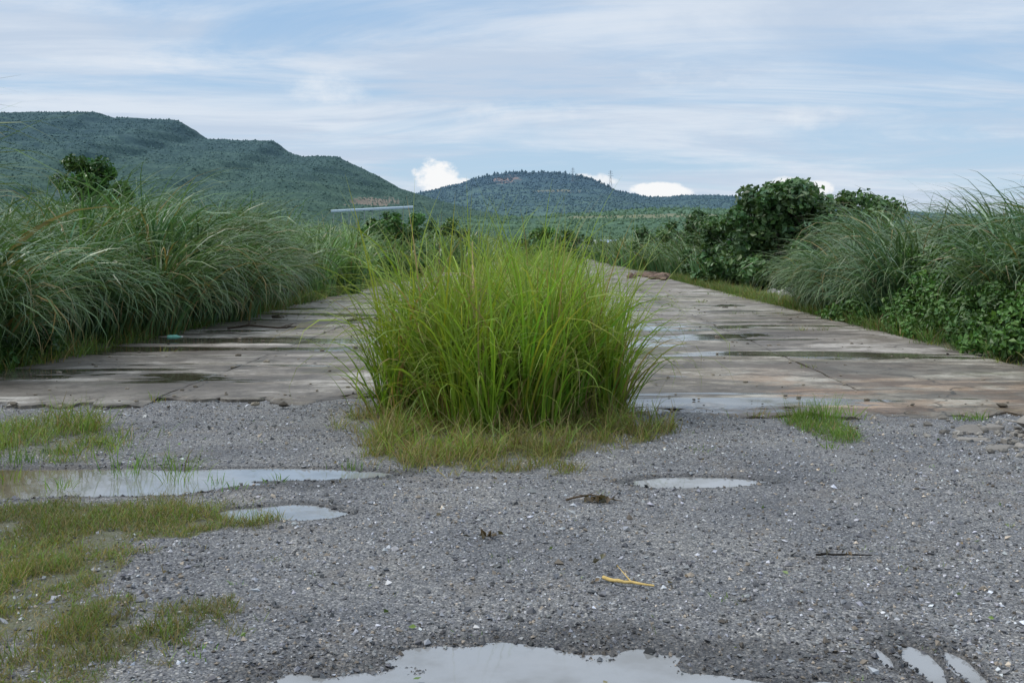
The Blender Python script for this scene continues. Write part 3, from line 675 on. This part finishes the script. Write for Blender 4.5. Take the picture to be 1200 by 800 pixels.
A=Acc(); tube(A,[(bx+.233,by+.0664,bz),(bx+.255,by+.072,bz)],[.017,.017],12,(.6,.6,.6)); A.make('cap',M_metal,True,e)

# ---------------------------------------------------------------- sky world
EL=math.radians(56); AZ=math.radians(-95)
w=bpy.data.worlds.new('World'); S.world=w; w.use_nodes=True; nt=w.node_tree
for n_ in list(nt.nodes): nt.nodes.remove(n_)
N=NT(nt)
sky=N.n('ShaderNodeTexSky',sky_type='NISHITA'); sky.sun_disc=False; sky.sun_elevation=EL; sky.sun_rotation=AZ; sky.air_density=1.0; sky.dust_density=1.0; sky.ozone_density=1.5
tc=N.n('ShaderNodeTexCoord').outputs['Generated']
sx=N.n('ShaderNodeSeparateXYZ'); N.l(tc,sx.inputs[0]); dx,dy,dz=sx.outputs
zc=N.math('ADD',N.math('MAXIMUM',dz,0.0),.08)
cb=N.n('ShaderNodeCombineXYZ'); N.l(N.math('DIVIDE',dx,zc),cb.inputs[0]); N.l(N.math('DIVIDE',dy,zc),cb.inputs[1])
dzp=N.math('MAXIMUM',dz,0.0)
base=N.mix(.8,sky.outputs[0],N.ramp(dzp,[(0,(6.4,7.7,8.8)),(.07,(4.9,6.8,8.8)),(.2,(3.9,5.9,8.5)),(.4,(4.4,6.4,9.0)),(1,(5,6.6,8.8))]))
c1=N.noise(N.vmul(cb.outputs[0],(.42,.85,1)),1.0,10,.62,1.0)
c2=N.noise(N.vmul(cb.outputs[0],(.2,.36,1)),1.0,6,.55,.4)
cs=N.math('ADD',N.math('MULTIPLY',c1,.6),N.math('MULTIPLY',c2,.45))
cl=N.smooth(cs,.42,.60)
cc=N.mix(N.smooth(N.noise(N.vmul(cb.outputs[0],(.5,1.0,1)),1.3,8,.62,.6),.38,.62),(5.7,6.6,7.9),(7.5,8.1,8.9))
cc=N.mix(N.smooth(dzp,.25,.6),cc,(12,12.5,13.2))  # brighter cloud overhead, out of view, added as fill light
col=N.mix(N.math('MULTIPLY',cl,.85),base,cc)
yy=N.math('MAXIMUM',dy,.05); a=N.math('DIVIDE',dx,yy); e_=N.math('DIVIDE',dz,yy)
cn=N.noise(N.vmul(tc,(1,1,1.6)),24,8,.62)
tot=None
for (a0,e0,ra,re,k) in ((-.092,.062,.034,.017,1),(.105,.050,.035,.010,1),(.04,.062,.03,.008,.8),(-.197,.146,.045,.022,.5),(.235,.055,.03,.010,.9),(-.02,.122,.07,.014,.4),(.14,.155,.06,.014,.4),(.25,.12,.05,.012,.4),(-.33,.17,.12,.01,.3)):
    q=N.math('ADD',N.math('POWER',N.math('ABSOLUTE',N.math('DIVIDE',N.math('SUBTRACT',a,a0),ra)),2.0),N.math('POWER',N.math('ABSOLUTE',N.math('DIVIDE',N.math('SUBTRACT',e_,e0),re)),2.0))
    v=N.math('SUBTRACT',1.0,q)
    v=N.math('MULTIPLY',N.smooth(N.math('ADD',v,N.math('MULTIPLY',N.math('SUBTRACT',cn,.5),5.0)),.0,.7 if k>.7 else 2.4),k)
    tot=v if tot is None else N.math('MAXIMUM',tot,v)
tot=N.math('MULTIPLY',tot,N.smooth(dy,.05,.3))
col=N.mix(tot,col,(9.4,9.5,9.6))
bg=N.n('ShaderNodeBackground'); N.l(col,bg.inputs[0]); bg.inputs[1].default_value=.1
ow=N.n('ShaderNodeOutputWorld'); N.l(bg.outputs[0],ow.inputs[0])

sd=bpy.data.lights.new('sun','SUN'); sd.energy=2.3; sd.angle=math.radians(10); sd.color=(1,.96,.89)
so=bpy.data.objects.new('sun',sd); S.collection.objects.link(so)
d=Vector((math.sin(AZ)*math.cos(EL),math.cos(AZ)*math.cos(EL),math.sin(EL)))
so.rotation_euler=d.to_track_quat('Z','Y').to_euler(); so.location=(0,0,30)

cd=bpy.data.cameras.new('camera'); co=bpy.data.objects.new('camera',cd); S.collection.objects.link(co)
co.location=(0,0,1.7); co.rotation_euler=(math.radians(90),0,0)
cd.sensor_width=36; cd.lens=38.6; cd.shift_x=-37/1200; cd.shift_y=-110/1200; cd.clip_end=20000; cd.clip_start=.05
S.camera=co
print('faces',sum(len(o.data.polygons) for o in bpy.data.objects if o.type=='MESH'))
